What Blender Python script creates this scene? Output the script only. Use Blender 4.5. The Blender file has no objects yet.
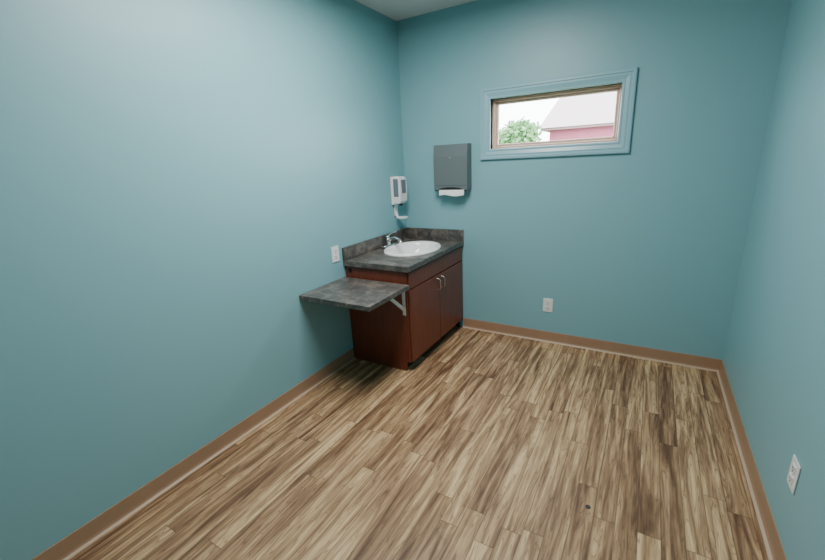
import bpy, math, random
from mathutils import Vector, Matrix
random.seed(4)
S=bpy.context.scene
W=2.653; HC=2.785; YB=-4.5   # room: x 0..W, y YB..0

# ------------------------------------------------------------ materials
def new_mat(name):
    m=bpy.data.materials.new(name); m.use_nodes=True
    nt=m.node_tree; b=nt.nodes['Principled BSDF']
    return m,nt,b
def plain(name,col,rough=.5,metal=0,spec=.5,bump=0,bscale=200,var=0.0):
    m,nt,b=new_mat(name)
    b.inputs['Base Color'].default_value=(*col,1); b.inputs['Roughness'].default_value=rough
    b.inputs['Metallic'].default_value=metal; b.inputs['Specular IOR Level'].default_value=spec
    geo=nt.nodes.new('ShaderNodeNewGeometry')
    n=nt.nodes.new('ShaderNodeTexNoise'); n.inputs['Scale'].default_value=bscale; n.inputs['Detail'].default_value=3
    nt.links.new(geo.outputs['Position'],n.inputs['Vector'])
    if bump:
        bp=nt.nodes.new('ShaderNodeBump'); bp.inputs['Strength'].default_value=bump; bp.inputs['Distance'].default_value=.002
        nt.links.new(n.outputs['Fac'],bp.inputs['Height']); nt.links.new(bp.outputs['Normal'],b.inputs['Normal'])
    if var:
        r=nt.nodes.new('ShaderNodeMix'); r.data_type='RGBA'
        r.inputs['A'].default_value=(*[c*(1-var) for c in col],1); r.inputs['B'].default_value=(*[min(1,c*(1+var)) for c in col],1)
        nt.links.new(n.outputs['Fac'],r.inputs['Factor']); nt.links.new(r.outputs['Result'],b.inputs['Base Color'])
    return m
TEAL=(0.215,0.435,0.475)
m_wall=plain('wall_paint',TEAL,.42,spec=.5,bump=.12,bscale=260)
m_casing=plain('casing_paint',(0.27,0.48,0.54),.3,spec=.5)
m_ceil=plain('ceiling_paint',(.72,.70,.67),.9,bump=.2,bscale=120)
m_base=plain('vinyl_base',(0.37,0.225,0.135),.45,var=.08,bscale=12)
m_basetop=plain('vinyl_base_edge',(0.50,0.37,0.26),.4)
m_white=plain('white_plastic',(.8,.8,.78),.35)
m_porc=plain('porcelain',(.88,.88,.87),.12)
m_chrome=plain('chrome',(.75,.75,.76),.12,metal=1)
m_nickel=plain('nickel',(.6,.58,.55),.28,metal=1)
m_grey=plain('dispenser_enamel',(.125,.15,.155),.4,bump=.05)
m_dark=plain('dark_plastic',(.02,.022,.025),.35)
m_smoke=plain('smoked_window',(.16,.19,.22),.2)
m_slot=plain('slot_black',(.01,.01,.01),.8)
m_tan=plain('window_vinyl',(.60,.45,.36),.45)
m_paper=plain('paper_towel',(.85,.85,.83),.9)
m_steel=plain('bracket_enamel',(.82,.82,.82),.4)

def wood(name,c1,c2,rough=.35):
    m,nt,b=new_mat(name); b.inputs['Roughness'].default_value=rough
    geo=nt.nodes.new('ShaderNodeNewGeometry'); mp=nt.nodes.new('ShaderNodeMapping'); mp.inputs['Scale'].default_value=(14,14,1.2)
    n=nt.nodes.new('ShaderNodeTexNoise'); n.inputs['Scale'].default_value=4; n.inputs['Detail'].default_value=6; n.inputs['Distortion'].default_value=.8
    r=nt.nodes.new('ShaderNodeValToRGB'); r.color_ramp.elements[0].color=(*c1,1); r.color_ramp.elements[1].color=(*c2,1)
    r.color_ramp.elements[0].position=.3; r.color_ramp.elements[1].position=.7
    nt.links.new(geo.outputs['Position'],mp.inputs['Vector']); nt.links.new(mp.outputs[0],n.inputs['Vector'])
    nt.links.new(n.outputs['Fac'],r.inputs['Fac']); nt.links.new(r.outputs[0],b.inputs['Base Color'])
    return m
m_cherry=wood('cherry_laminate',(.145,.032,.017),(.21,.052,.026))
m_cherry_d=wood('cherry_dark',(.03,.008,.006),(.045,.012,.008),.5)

def laminate():
    m,nt,b=new_mat('slate_laminate'); b.inputs['Roughness'].default_value=.36
    geo=nt.nodes.new('ShaderNodeNewGeometry')
    n=nt.nodes.new('ShaderNodeTexNoise'); n.inputs['Scale'].default_value=13; n.inputs['Detail'].default_value=10; n.inputs['Roughness'].default_value=.72; n.inputs['Distortion'].default_value=.8
    r=nt.nodes.new('ShaderNodeValToRGB'); e=r.color_ramp.elements
    e[0].position=.32; e[0].color=(.030,.030,.029,1); e[1].position=.68; e[1].color=(.25,.205,.17,1)
    k=e.new(.5); k.color=(.085,.078,.07,1)
    nt.links.new(geo.outputs['Position'],n.inputs['Vector']); nt.links.new(n.outputs['Fac'],r.inputs['Fac']); nt.links.new(r.outputs[0],b.inputs['Base Color'])
    return m
m_lam=laminate()

def floor_mat():
    m,nt,b=new_mat('vinyl_plank_floor'); N=nt.nodes; L=nt.links
    def math_(op,a,bb=None,c=None):
        n=N.new('ShaderNodeMath'); n.operation=op
        for i,v in enumerate((a,bb,c)):
            if v is None: continue
            if isinstance(v,(int,float)): n.inputs[i].default_value=v
            else: L.new(v,n.inputs[i])
        return n.outputs[0]
    geo=N.new('ShaderNodeNewGeometry'); sep=N.new('ShaderNodeSeparateXYZ'); L.new(geo.outputs['Position'],sep.inputs[0])
    x,y=sep.outputs[0],sep.outputs[1]
    w=.088; ln=.98
    xc=math_('DIVIDE',math_('ADD',x,.03),w); col=math_('FLOOR',xc)
    wn=N.new('ShaderNodeTexWhiteNoise'); wn.noise_dimensions='1D'; L.new(col,wn.inputs['W'])
    yc=math_('ADD',math_('DIVIDE',y,ln),math_('MULTIPLY',wn.outputs['Value'],7.3)); row=math_('FLOOR',yc)
    cmb=N.new('ShaderNodeCombineXYZ'); L.new(col,cmb.inputs[0]); L.new(row,cmb.inputs[1])
    wn2=N.new('ShaderNodeTexWhiteNoise'); wn2.noise_dimensions='2D'; L.new(cmb.outputs[0],wn2.inputs['Vector'])
    rnd=wn2.outputs['Value']
    g=N.new('ShaderNodeCombineXYZ')
    L.new(math_('ADD',math_('MULTIPLY',x,17.0),math_('MULTIPLY',rnd,31)),g.inputs[0])
    L.new(math_('ADD',math_('MULTIPLY',y,1.25),math_('MULTIPLY',rnd,57)),g.inputs[1]); L.new(rnd,g.inputs[2])
    n1=N.new('ShaderNodeTexNoise'); n1.inputs['Scale'].default_value=1.5; n1.inputs['Detail'].default_value=2.0; n1.inputs['Roughness'].default_value=.5; n1.inputs['Distortion'].default_value=.9
    L.new(g.outputs[0],n1.inputs['Vector'])
    n2=N.new('ShaderNodeTexNoise'); n2.inputs['Scale'].default_value=6.0; n2.inputs['Detail'].default_value=6; n2.inputs['Roughness'].default_value=.6; n2.inputs['Distortion'].default_value=.3
    L.new(g.outputs[0],n2.inputs['Vector'])
    f=math_('ADD',math_('MULTIPLY',n1.outputs['Fac'],1.45),math_('MULTIPLY',rnd,.30))
    f=math_('ADD',f,math_('MULTIPLY',math_('SUBTRACT',n2.outputs['Fac'],.5),.7))
    f=math_('SUBTRACT',f,.36)
    r=N.new('ShaderNodeValToRGB'); e=r.color_ramp.elements
    e[0].position=.14; e[0].color=(.115,.058,.030,1)
    e[1].position=.92; e[1].color=(.70,.50,.275,1)
    k=e.new(.33); k.color=(.22,.123,.064,1)
    k=e.new(.5); k.color=(.34,.205,.108,1)
    k=e.new(.68); k.color=(.50,.325,.17,1)
    L.new(f,r.inputs['Fac'])
    v=math_('ABSOLUTE',math_('SUBTRACT',math_('FRACT',math_('MULTIPLY',n1.outputs['Fac'],9.0)),.5))
    mr=N.new('ShaderNodeMapRange'); mr.inputs['From Min'].default_value=0; mr.inputs['From Max'].default_value=.13; mr.inputs['To Min'].default_value=.6; mr.inputs['To Max'].default_value=0
    L.new(v,mr.inputs['Value'])
    vmix=N.new('ShaderNodeMix'); vmix.data_type='RGBA'; L.new(mr.outputs[0],vmix.inputs['Factor']); L.new(r.outputs[0],vmix.inputs['A']); vmix.inputs['B'].default_value=(.105,.055,.03,1)
    fx=math_('FRACT',xc); ex=math_('MINIMUM',fx,math_('SUBTRACT',1,fx))
    fy=math_('FRACT',yc); ey=math_('MULTIPLY',math_('MINIMUM',fy,math_('SUBTRACT',1,fy)),ln/w)
    ed=math_('MINIMUM',ex,ey)
    mr2=N.new('ShaderNodeMapRange'); mr2.inputs['From Min'].default_value=.012; mr2.inputs['From Max'].default_value=.036; mr2.inputs['To Min'].default_value=.6; mr2.inputs['To Max'].default_value=0
    L.new(ed,mr2.inputs['Value'])
    smix=N.new('ShaderNodeMix'); smix.data_type='RGBA'; L.new(mr2.outputs[0],smix.inputs['Factor']); L.new(vmix.outputs['Result'],smix.inputs['A']); smix.inputs['B'].default_value=(.085,.048,.028,1)
    L.new(smix.outputs['Result'],b.inputs['Base Color'])
    b.inputs['Roughness'].default_value=.42; b.inputs['Specular IOR Level'].default_value=.35
    bp=N.new('ShaderNodeBump'); bp.inputs['Strength'].default_value=.15; bp.inputs['Distance'].default_value=.002
    L.new(n2.outputs['Fac'],bp.inputs['Height']); L.new(bp.outputs['Normal'],b.inputs['Normal'])
    return m
m_floor=floor_mat()

# ------------------------------------------------------------ mesh helpers
def link(o,parent=None):
    S.collection.objects.link(o)
    if parent: o.parent=parent
    return o
def mesh(name,vs,fs,mat,parent=None,smooth=False):
    me=bpy.data.meshes.new(name); me.from_pydata([tuple(v) for v in vs],[],fs); me.update()
    import bmesh
    bm=bmesh.new(); bm.from_mesh(me); bmesh.ops.recalc_face_normals(bm,faces=bm.faces); bm.to_mesh(me); bm.free()
    if smooth:
        for p in me.polygons: p.use_smooth=True
    me.materials.append(mat)
    return link(bpy.data.objects.new(name,me),parent)
def box(name,x0,x1,y0,y1,z0,z1,mat,parent=None,bev=0,seg=2):
    vs=[(x,y,z) for x in (x0,x1) for y in (y0,y1) for z in (z0,z1)]
    fs=[(0,1,3,2),(4,6,7,5),(0,4,5,1),(2,3,7,6),(0,2,6,4),(1,5,7,3)]
    o=mesh(name,vs,fs,mat,parent)
    if bev:
        m=o.modifiers.new('b','BEVEL'); m.width=bev; m.segments=seg; m.limit_method='ANGLE'
        for p in o.data.polygons: p.use_smooth=True
        wn=o.modifiers.new('w','WEIGHTED_NORMAL')
    return o
def empty(name,loc=(0,0,0)):
    o=bpy.data.objects.new(name,None); o.empty_display_size=.1; link(o); return o
def prism(name,prof,axis,a,b,mat,parent=None,smooth=False):
    n=len(prof); vs=[]
    for t in (a,b):
        for p,q in prof:
            vs.append({'x':(t,p,q),'y':(p,t,q),'z':(p,q,t)}[axis])
    fs=[(i,(i+1)%n,n+(i+1)%n,n+i) for i in range(n)]+[tuple(range(n)),tuple(range(n,2*n))]
    return mesh(name,vs,fs,mat,parent,smooth)
def tube(name,pts,rad,mat,parent=None,cyc=False,res=6):
    c=bpy.data.curves.new(name,'CURVE'); c.dimensions='3D'; c.bevel_depth=rad; c.bevel_resolution=res; c.use_fill_caps=True
    s=c.splines.new('BEZIER'); s.bezier_points.add(len(pts)-1)
    for bp,p in zip(s.bezier_points,pts):
        bp.co=p; bp.handle_left_type=bp.handle_right_type='AUTO'
    s.use_cyclic_u=cyc
    o=bpy.data.objects.new(name,c); c.materials.append(mat)
    link(o,parent); return o
def cyl(name,c,r,h,mat,parent=None,axis='z',r2=None,n=32,bev=0):
    r2=r if r2 is None else r2; vs=[]
    for k,(rr,t) in enumerate(((r,0),(r2,h))):
        for i in range(n):
            a=2*math.pi*i/n; u,v=rr*math.cos(a),rr*math.sin(a)
            vs.append({'z':(c[0]+u,c[1]+v,c[2]+t),'x':(c[0]+t,c[1]+u,c[2]+v),'y':(c[0]+u,c[1]+t,c[2]+v)}[axis])
    fs=[(i,(i+1)%n,n+(i+1)%n,n+i) for i in range(n)]+[tuple(range(n)),tuple(range(n,2*n))]
    o=mesh(name,vs,fs,mat,parent)
    for p in o.data.polygons:
        if len(p.vertices)==4: p.use_smooth=True
    if bev:
        m=o.modifiers.new('b','BEVEL'); m.width=bev; m.segments=2; m.limit_method='ANGLE'
    return o

# ------------------------------------------------------------ room shell
T=.14
WX0,WX1,WZ0,WZ1=.865,1.822,1.672,2.058     # window opening
box('floor',-T,W+T,YB-T,T,-.1,0,m_floor)
box('ceiling',-T,W+T,YB-T,T,HC,HC+.1,m_ceil)
box('wall_left',-T,0,YB-T,T,0,HC,m_wall)
box('wall_right',W,W+T,YB-T,T,0,HC,m_wall)
def wall_hole(name,y0,y1,x0,x1,hx0,hx1,hz0,hz1,mat):
    xs=[x0,hx0,hx1,x1]; zs=[0,hz0,hz1,HC]; vs=[];fs=[]
    for y in (y0,y1):
        for z in zs:
            for x in xs: vs.append((x,y,z))
    def I(k,j,i): return k*16+j*4+i
    for k in (0,1):
        for j in range(3):
            for i in range(3):
                if i==1 and j==1: continue
                fs.append((I(k,j,i),I(k,j,i+1),I(k,j+1,i+1),I(k,j+1,i)))
    loop=[(1,1),(1,2),(2,2),(2,1)]
    for a in range(4):
        (j,i),(j2,i2)=loop[a],loop[(a+1)%4]
        fs.append((I(0,j,i),I(0,j2,i2),I(1,j2,i2),I(1,j,i)))
    fs+= [(I(0,0,0),I(0,3,0),I(1,3,0),I(1,0,0)),(I(0,0,3),I(0,3,3),I(1,3,3),I(1,0,3)),(I(0,3,0),I(0,3,3),I(1,3,3),I(1,3,0))]
    return mesh(name,vs,fs,mat)
wall_hole('wall_back',0,T,0,W,WX0,WX1,WZ0,WZ1,m_wall)
box('wall_front',0,W,YB-T,YB,0,HC,m_wall)

# cove baseboards
HB=.094
prof=[(0,0),(.013,0),(.011,.003),(.006,.010),(.0035,.02),(.003,HB-.004),(.0015,HB),(0,HB)]
pr2=lambda s,o:[(o+s*a,b) for a,b in prof]
CY=-1.0   # cabinet near face
prism('baseboard_left',pr2(1,0),'y',YB,CY,m_base)
prism('baseboard_right',pr2(-1,W),'y',YB,0,m_base)
prism('baseboard_back',pr2(-1,0),'x',.60,W,m_base)
prism('baseboard_front',[(YB+a,b) for a,b in prof],'x',0,W,m_base)
trim=[(0.012,0),(.024,0),(.021,.004),(.012,.008)]
prism('trim_1',[(a,b) for a,b in trim],'y',YB,CY,m_basetop)
prism('trim_2',[(W-a,b) for a,b in trim],'y',YB,0,m_basetop)
prism('trim_3',[(-a,b) for a,b in trim],'x',.60,W,m_basetop)

# ------------------------------------------------------------ window
win=empty('window_1')
def ring(name,steps,mat,parent):
    vs=[];fs=[];n=len(steps)
    for o,y in steps:
        for x,z in ((WX0-o,WZ0-o),(WX1+o,WZ0-o),(WX1+o,WZ1+o),(WX0-o,WZ1+o)): vs.append((x,y,z))
    for k in range(n-1):
        for i in range(4):
            fs.append((k*4+i,k*4+(i+1)%4,(k+1)*4+(i+1)%4,(k+1)*4+i))
    return mesh(name,vs,fs,mat,parent)
ring('casing',[(.086,0),(.086,-.020),(.080,-.024),(.066,-.024),(.060,-.018),(.052,-.018),(.046,-.021),(.02,-.014),(.014,-.017),(.004,-.016),(0,-.010),(0,.045)],m_casing,win)
ring('jamb',[(-.001,.04),(-.001,T)],m_tan,win)
ring('sash',[(0,.058),(-.014,.058),(-.018,.064),(-.018,.074),(-.034,.074),(-.038,.080),(-.038,.105),(0,.105)],m_tan,win)
gm,nt,b=new_mat('glass')
b.inputs['Base Color'].default_value=(1,1,1,1); b.inputs['Roughness'].default_value=0; b.inputs['Transmission Weight'].default_value=1; b.inputs['IOR'].default_value=1.0
b.inputs['Specular IOR Level'].default_value=0
mesh('glass',[(WX0+.03,.09,WZ0+.03),(WX1-.03,.09,WZ0+.03),(WX1-.03,.09,WZ1-.03),(WX0+.03,.09,WZ1-.03)],[(0,1,2,3)],gm,win)

# ------------------------------------------------------------ vanity cabinet with counter
CX=.58; H=.87; TH=.04
vc=empty('sink_vanity_cabinet')
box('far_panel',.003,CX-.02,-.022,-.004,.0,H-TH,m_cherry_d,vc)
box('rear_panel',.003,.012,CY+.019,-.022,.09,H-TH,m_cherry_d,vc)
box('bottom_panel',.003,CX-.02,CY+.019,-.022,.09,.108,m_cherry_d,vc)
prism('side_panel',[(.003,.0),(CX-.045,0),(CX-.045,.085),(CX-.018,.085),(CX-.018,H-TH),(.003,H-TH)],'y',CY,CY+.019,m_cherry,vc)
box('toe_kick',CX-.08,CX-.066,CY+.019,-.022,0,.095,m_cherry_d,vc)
box('face_frame',CX-.02,CX-.002,CY,-.004,.085,H-TH,m_cherry,vc)
zt=.685
box('drawer_front',CX,CX+.018,CY+.008,-.012,zt+.006,H-TH-.012,m_cherry,vc,bev=.003)
box('door_left',CX,CX+.018,CY+.008,-.508,.092,zt-.004,m_cherry,vc,bev=.003)
box('door_right',CX,CX+.018,-.502,-.012,.092,zt-.004,m_cherry,vc,bev=.003)
for i,yy in enumerate((-.545,-.465)):
    tube('handle_%d'%(i+1),[(CX+.017,yy,.655),(CX+.042,yy,.645),(CX+.048,yy,.605),(CX+.042,yy,.565),(CX+.017,yy,.555)],.005,m_nickel,vc)
cyl('side_plug',(.05,CY-.003,.79),.018,.004,m_slot,vc,axis='y')

# countertop (with sink cutout)
SX,SY,RX,RY=.325,-.46,.207,.262
ct=empty('countertop')
D=.61; L=1.02
def counter():
    n=64; vs=[];fs=[]
    outer=[]
    for i in range(n):
        a=2*math.pi*i/n; dx,dy=math.cos(a),math.sin(a)
        t=min(((D-SX)/dx if dx>1e-9 else 1e9),((.002-SX)/dx if dx<-1e-9 else 1e9),((-.002-SY)/dy if dy>1e-9 else 1e9),((-L-SY)/dy if dy<-1e-9 else 1e9))
        outer.append((SX+dx*t,SY+dy*t))
    for c in ((D,-.002),(D,-L),(.002,-L),(.002,-.002)):
        k=min(range(n),key=lambda i:(outer[i][0]-c[0])**2+(outer[i][1]-c[1])**2); outer[k]=c
    inner=[(SX+RX*1.03*math.cos(2*math.pi*i/n),SY+RY*1.03*math.sin(2*math.pi*i/n)) for i in range(n)]
    for z in (H,H-TH):
        vs+=[(x,y,z) for x,y in outer]+[(x,y,z) for x,y in inner]
    for i in range(n):
        j=(i+1)%n
        fs+=[(i,j,n+j,n+i),(2*n+i,2*n+j,3*n+j,3*n+i),(i,j,2*n+j,2*n+i),(n+i,n+j,3*n+j,3*n+i)]
    return mesh('slab',vs,fs,m_lam,ct)
counter()
box('backsplash_side',.001,.02,-L,-.001,H,H+.105,m_lam,ct,bev=.002)
box('backsplash_rear',.02,D,-.02,-.001,H,H+.105,m_lam,ct,bev=.002)

sk=empty('drop_in_sink')
prof=[(1.125,.000),(1.13,.006),(1.115,.014),(1.07,.018),(1.0,.014),(.95,.004),(.92,-.02),(.86,-.06),(.74,-.10),(.5,-.122),(.12,-.13),(.0,-.13)]
n=64; vs=[];fs=[]
for s,z in prof:
    for i in range(n):
        a=2*math.pi*i/n; vs.append((SX+RX*s*math.cos(a),SY+RY*s*math.sin(a),H+z))
for k in range(len(prof)-1):
    for i in range(n): fs.append((k*n+i,k*n+(i+1)%n,(k+1)*n+(i+1)%n,(k+1)*n+i))
mesh('basin',vs,fs,m_porc,sk,smooth=True)
cyl('drain',(SX,SY,H-.1295),.024,.003,m_chrome,sk)

# faucet
fc=empty('faucet')
fx,fy=.054,-.44; fz=H
box('base_plate',fx-.024,fx+.026,fy-.095,fy+.095,fz+.0005,fz+.022,m_chrome,fc,bev=.009,seg=3)
cyl('body',(fx,fy,fz+.018),.026,.06,m_chrome,fc,r2=.022,bev=.004)
tube('spout',[(fx,fy,fz+.045),(fx+.05,fy-.01,fz+.08),(fx+.11,fy-.02,fz+.085),(fx+.15,fy-.025,fz+.066)],.013,m_chrome,fc)
cyl('aerator',(fx+.15,fy-.025,fz+.046),.014,.02,m_chrome,fc)
cyl('cap',(fx,fy,fz+.078),.024,.022,m_chrome,fc,r2=.017,bev=.004)
tube('lever',[(fx,fy,fz+.095),(fx+.03,fy+.01,fz+.120),(fx+.085,fy+.02,fz+.142)],.008,m_chrome,fc)

# ------------------------------------------------------------ side shelf + bracket
sh=empty('wall_shelf')
SZ=.738
box('shelf_board',.002,.612,-1.52,CY-.021,SZ-.034,SZ,m_lam,sh,bev=.002)
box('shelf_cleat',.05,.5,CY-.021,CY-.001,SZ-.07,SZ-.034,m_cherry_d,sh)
br=empty('shelf_bracket')
bx=.545
box('leg_vertical',bx-.014,bx+.014,CY-.005,CY-.001,.48,SZ-.035,m_steel,br,bev=.001)
box('leg_horizontal',bx-.014,bx+.014,CY-.24,CY-.003,SZ-.039,SZ-.0345,m_steel,br,bev=.001)
prism('brace',[(CY-.004,.51),(CY-.004,.545),(CY-.19,SZ-.038),(CY-.225,SZ-.038)],'x',bx-.006,bx+.006,m_steel,br)

# ------------------------------------------------------------ paper towel dispenser
pt=empty('paper_towel_dispenser')
x0,x1,z0,z1=.372,.692,1.335,1.73
prism('housing',[(-.001,z0+.02),(-.09,z0+.0),(-.105,z0+.012),(-.105,z1-.10),(-.092,z1-.004),(-.086,z1),(-.001,z1)],'x',x0,x1,m_grey,pt)
box('door_seam',x0+.004,x1-.004,-.1062,-.104,z0+.048,z0+.050,m_dark,pt)
n=16; sl=[]
for i in range(n+1):
    a=math.pi*i/n; sl.append(((x0+x1)/2+.115*math.cos(a), z0+.012+.022*math.sin(a)))
vs=[(a,-.1065,c) for a,c in sl]; mesh('slot',vs,[tuple(range(len(vs)))],m_slot,pt)
vs=[];fs=[]
for i in range(13):
    t=i/12; x=x0+.05+t*.24
    vs+= [(x,-.098,z0+.022),(x,-.108,z0+.004),(x,-.112+.004*math.sin(t*9),z0-.038+.006*math.sin(t*7))]
for i in range(12):
    for k in range(2): fs.append((i*3+k,i*3+3+k,i*3+4+k,i*3+1+k))
mesh('towel_sheet',vs,fs,m_paper,pt,smooth=True)
cyl('lock',((x0+x1)/2,-.107,z1-.03-.08),.006,.003,m_nickel,pt,axis='y')

# ------------------------------------------------------------ soap dispenser (on left wall)
sd=empty('soap_dispenser')
y0,y1=-.265,-.132
box('back_plate',.001,.03,y0-.004,y1+.004,1.225,1.48,m_white,sd,bev=.01,seg=3)
prism('cover',[(.028,1.235),(.085,1.235),(.10,1.26),(.105,1.36),(.098,1.45),(.08,1.478),(.028,1.478)],'y',y0,y1,m_white,sd).modifiers.new('b','BEVEL').width=.008
box('level_window',.095,.107,y0+.03,y1-.03,1.33,1.45,m_smoke,sd,bev=.003)
box('near_window',.035,.088,y0-.0025,y0+.004,1.30,1.46,m_smoke,sd,bev=.002)
box('nozzle',.05,.08,-.21,-.185,1.215,1.236,m_dark,sd,bev=.004)
box('tray_stem',.001,.012,-.225,-.172,1.12,1.235,m_white,sd,bev=.004)
tube('tray_arm',[(.008,-.198,1.15),(.02,-.198,1.11),(.05,-.198,1.10)],.010,m_white,sd)
cyl('drip_tray',(.07,-.198,1.093),.05,.016,m_white,sd,r2=.058,bev=.003)

# ------------------------------------------------------------ outlets
def outlet(cx_,cy_,cz_,rotz):
    e=empty('wall_outlet')
    w,h=.041,.062
    box('plate',-w,w,-.006,-.0005,-h,h,m_white,e,bev=.003,seg=3)
    for s in (-1,1):
        zc=s*.024
        box('receptacle',-.018,.018,-.009,-.005,zc-.017,zc+.017,m_white,e,bev=.006,seg=3)
        for dx in (-.007,.007):
            box('slot',dx-.0015,dx+.0015,-.0095,-.0085,zc-.004,zc+.008,m_slot,e)
        box('ground',-.003,.003,-.0095,-.0085,zc-.013,zc-.008,m_slot,e)
    cyl('screw',(0,-.0075,0),.003,.002,m_nickel,e,axis='y')
    e.location=(cx_,cy_,cz_); e.rotation_euler=(0,0,rotz)
    return e
outlet(1.398,0,.343,0)
outlet(0,-1.10,.943,math.pi/2)
outlet(W,-1.61,.385,-math.pi/2)

cyl('floor_scuff',(1.965,-1.723,.0),.012,.002,m_dark,None)

# ------------------------------------------------------------ ceiling light
lf=empty('ceiling_light')
em,nt,b=new_mat('diffuser'); b.inputs['Base Color'].default_value=(.9,.9,.9,1); b.inputs['Emission Color'].default_value=(1,.98,.95,1); b.inputs['Emission Strength'].default_value=1.0
lx,ly=1.0,-1.7
box('frame',lx-.33,lx+.33,ly-.63,ly+.63,HC-.05,HC-.001,m_white,lf,bev=.004)
box('lens',lx-.29,lx+.29,ly-.59,ly+.59,HC-.056,HC-.049,em,lf)
la=bpy.data.lights.new('tube_light','AREA'); la.shape='RECTANGLE'; la.size=.56; la.size_y=1.15; la.energy=68; la.color=(1,.985,.97)
lo=bpy.data.objects.new('tube_light',la); lo.location=(lx,ly,HC-.062); link(lo,lf)

# door on the front wall (behind camera)
dr=empty('door_1')
box('leaf',1.45,2.35,YB+.002,YB+.04,.005,2.05,wood('door_wood',(.22,.10,.05),(.32,.16,.08)),dr,bev=.003)
for a,b_,c,d in ((1.38,1.45,0,2.12),(2.35,2.42,0,2.12),(1.38,2.42,2.05,2.12)):
    box('casing',a,b_,YB+.001,YB+.05,c,d,m_casing,dr)
cyl('knob',(1.53,YB+.04,1.0),.027,.05,m_nickel,dr,axis='y',bev=.008)

# ------------------------------------------------------------ outdoors
m_grass=plain('grass',(.10,.16,.06),.9,var=.4,bscale=3)
box('ground_outside',-40,30,.6,60,-.4,-.3,m_grass)
m_pink=plain('pink_siding',(.36,.10,.155),.8,var=.1,bscale=2)
m_roof=plain('white_roof',(.36,.30,.30),.7)
m_fascia=plain('fascia',(.28,.17,.19),.6)
nb=empty('neighbor_building')
box('walls',-2.9,9,20,30,-.3,2.88,m_pink,nb)
box('fascia',-3.3,9.3,19.6,30.4,2.86,2.98,m_fascia,nb)
prism('roof',[(19.5,2.98),(30.5,2.98),(25,5.1)],'x',-3.4,9.4,m_roof,nb)
m_leaf=plain('leaves',(.14,.30,.12),.8,var=.6,bscale=6)
m_bark=plain('bark',(.15,.1,.06),.9)
import bmesh
def tree(x,y,h,r):
    e=empty('tree')
    cyl('trunk',(x,y,-.3),.14,h-r*.4+.3,m_bark,e,r2=.08,n=10)
    bm=bmesh.new()
    for k in range(1400):
        v=Vector((random.gauss(0,1),random.gauss(0,1),random.gauss(0,1))).normalized()*r*random.uniform(.5,1)*(1+.25*math.sin(3*k))
        v.z*=.8
        c=Vector((x,y,h))+v
        a=Vector((random.gauss(0,1),random.gauss(0,1),random.gauss(0,1))).normalized(); b2=a.orthogonal().normalized()
        s=random.uniform(.08,.2)
        q=[bm.verts.new(c+a*s),bm.verts.new(c+b2*s*.6),bm.verts.new(c-a*s),bm.verts.new(c-b2*s*.6)]
        bm.faces.new(q)
    me=bpy.data.meshes.new('canopy'); bm.to_mesh(me); bm.free(); me.materials.append(m_leaf)
    link(bpy.data.objects.new('canopy',me),e)
tree(-5.6,18,2.1,.95); tree(-3.9,18,2.65,.85); tree(-6.2,21,2.2,1.2); tree(-.9,34,7.1,1.3)

# ------------------------------------------------------------ world
w=bpy.data.worlds.new('World'); S.world=w; w.use_nodes=True
bg=w.node_tree.nodes['Background']; bg.inputs[0].default_value=(.9,.96,1,1); bg.inputs[1].default_value=13

# ------------------------------------------------------------ camera
cd=bpy.data.cameras.new('camera'); cam=bpy.data.objects.new('camera',cd); link(cam)
f=396.1609; yaw,pit,rol=-0.5405,-0.2888,-0.0506
cd.sensor_fit='HORIZONTAL'; cd.sensor_width=36; cd.lens=f/825*36; cd.clip_start=.02; cd.clip_end=200
fw=Vector((math.sin(yaw)*math.cos(pit),math.cos(yaw)*math.cos(pit),math.sin(pit)))
r=Vector((math.cos(yaw),-math.sin(yaw),0)); u=r.cross(fw)
r2=r*math.cos(rol)+u*math.sin(rol); u2=-r*math.sin(rol)+u*math.cos(rol)
M=Matrix(((r2.x,u2.x,-fw.x,2.0614),(r2.y,u2.y,-fw.y,-3.3858),(r2.z,u2.z,-fw.z,1.5984),(0,0,0,1)))
cam.matrix_world=M
S.camera=cam
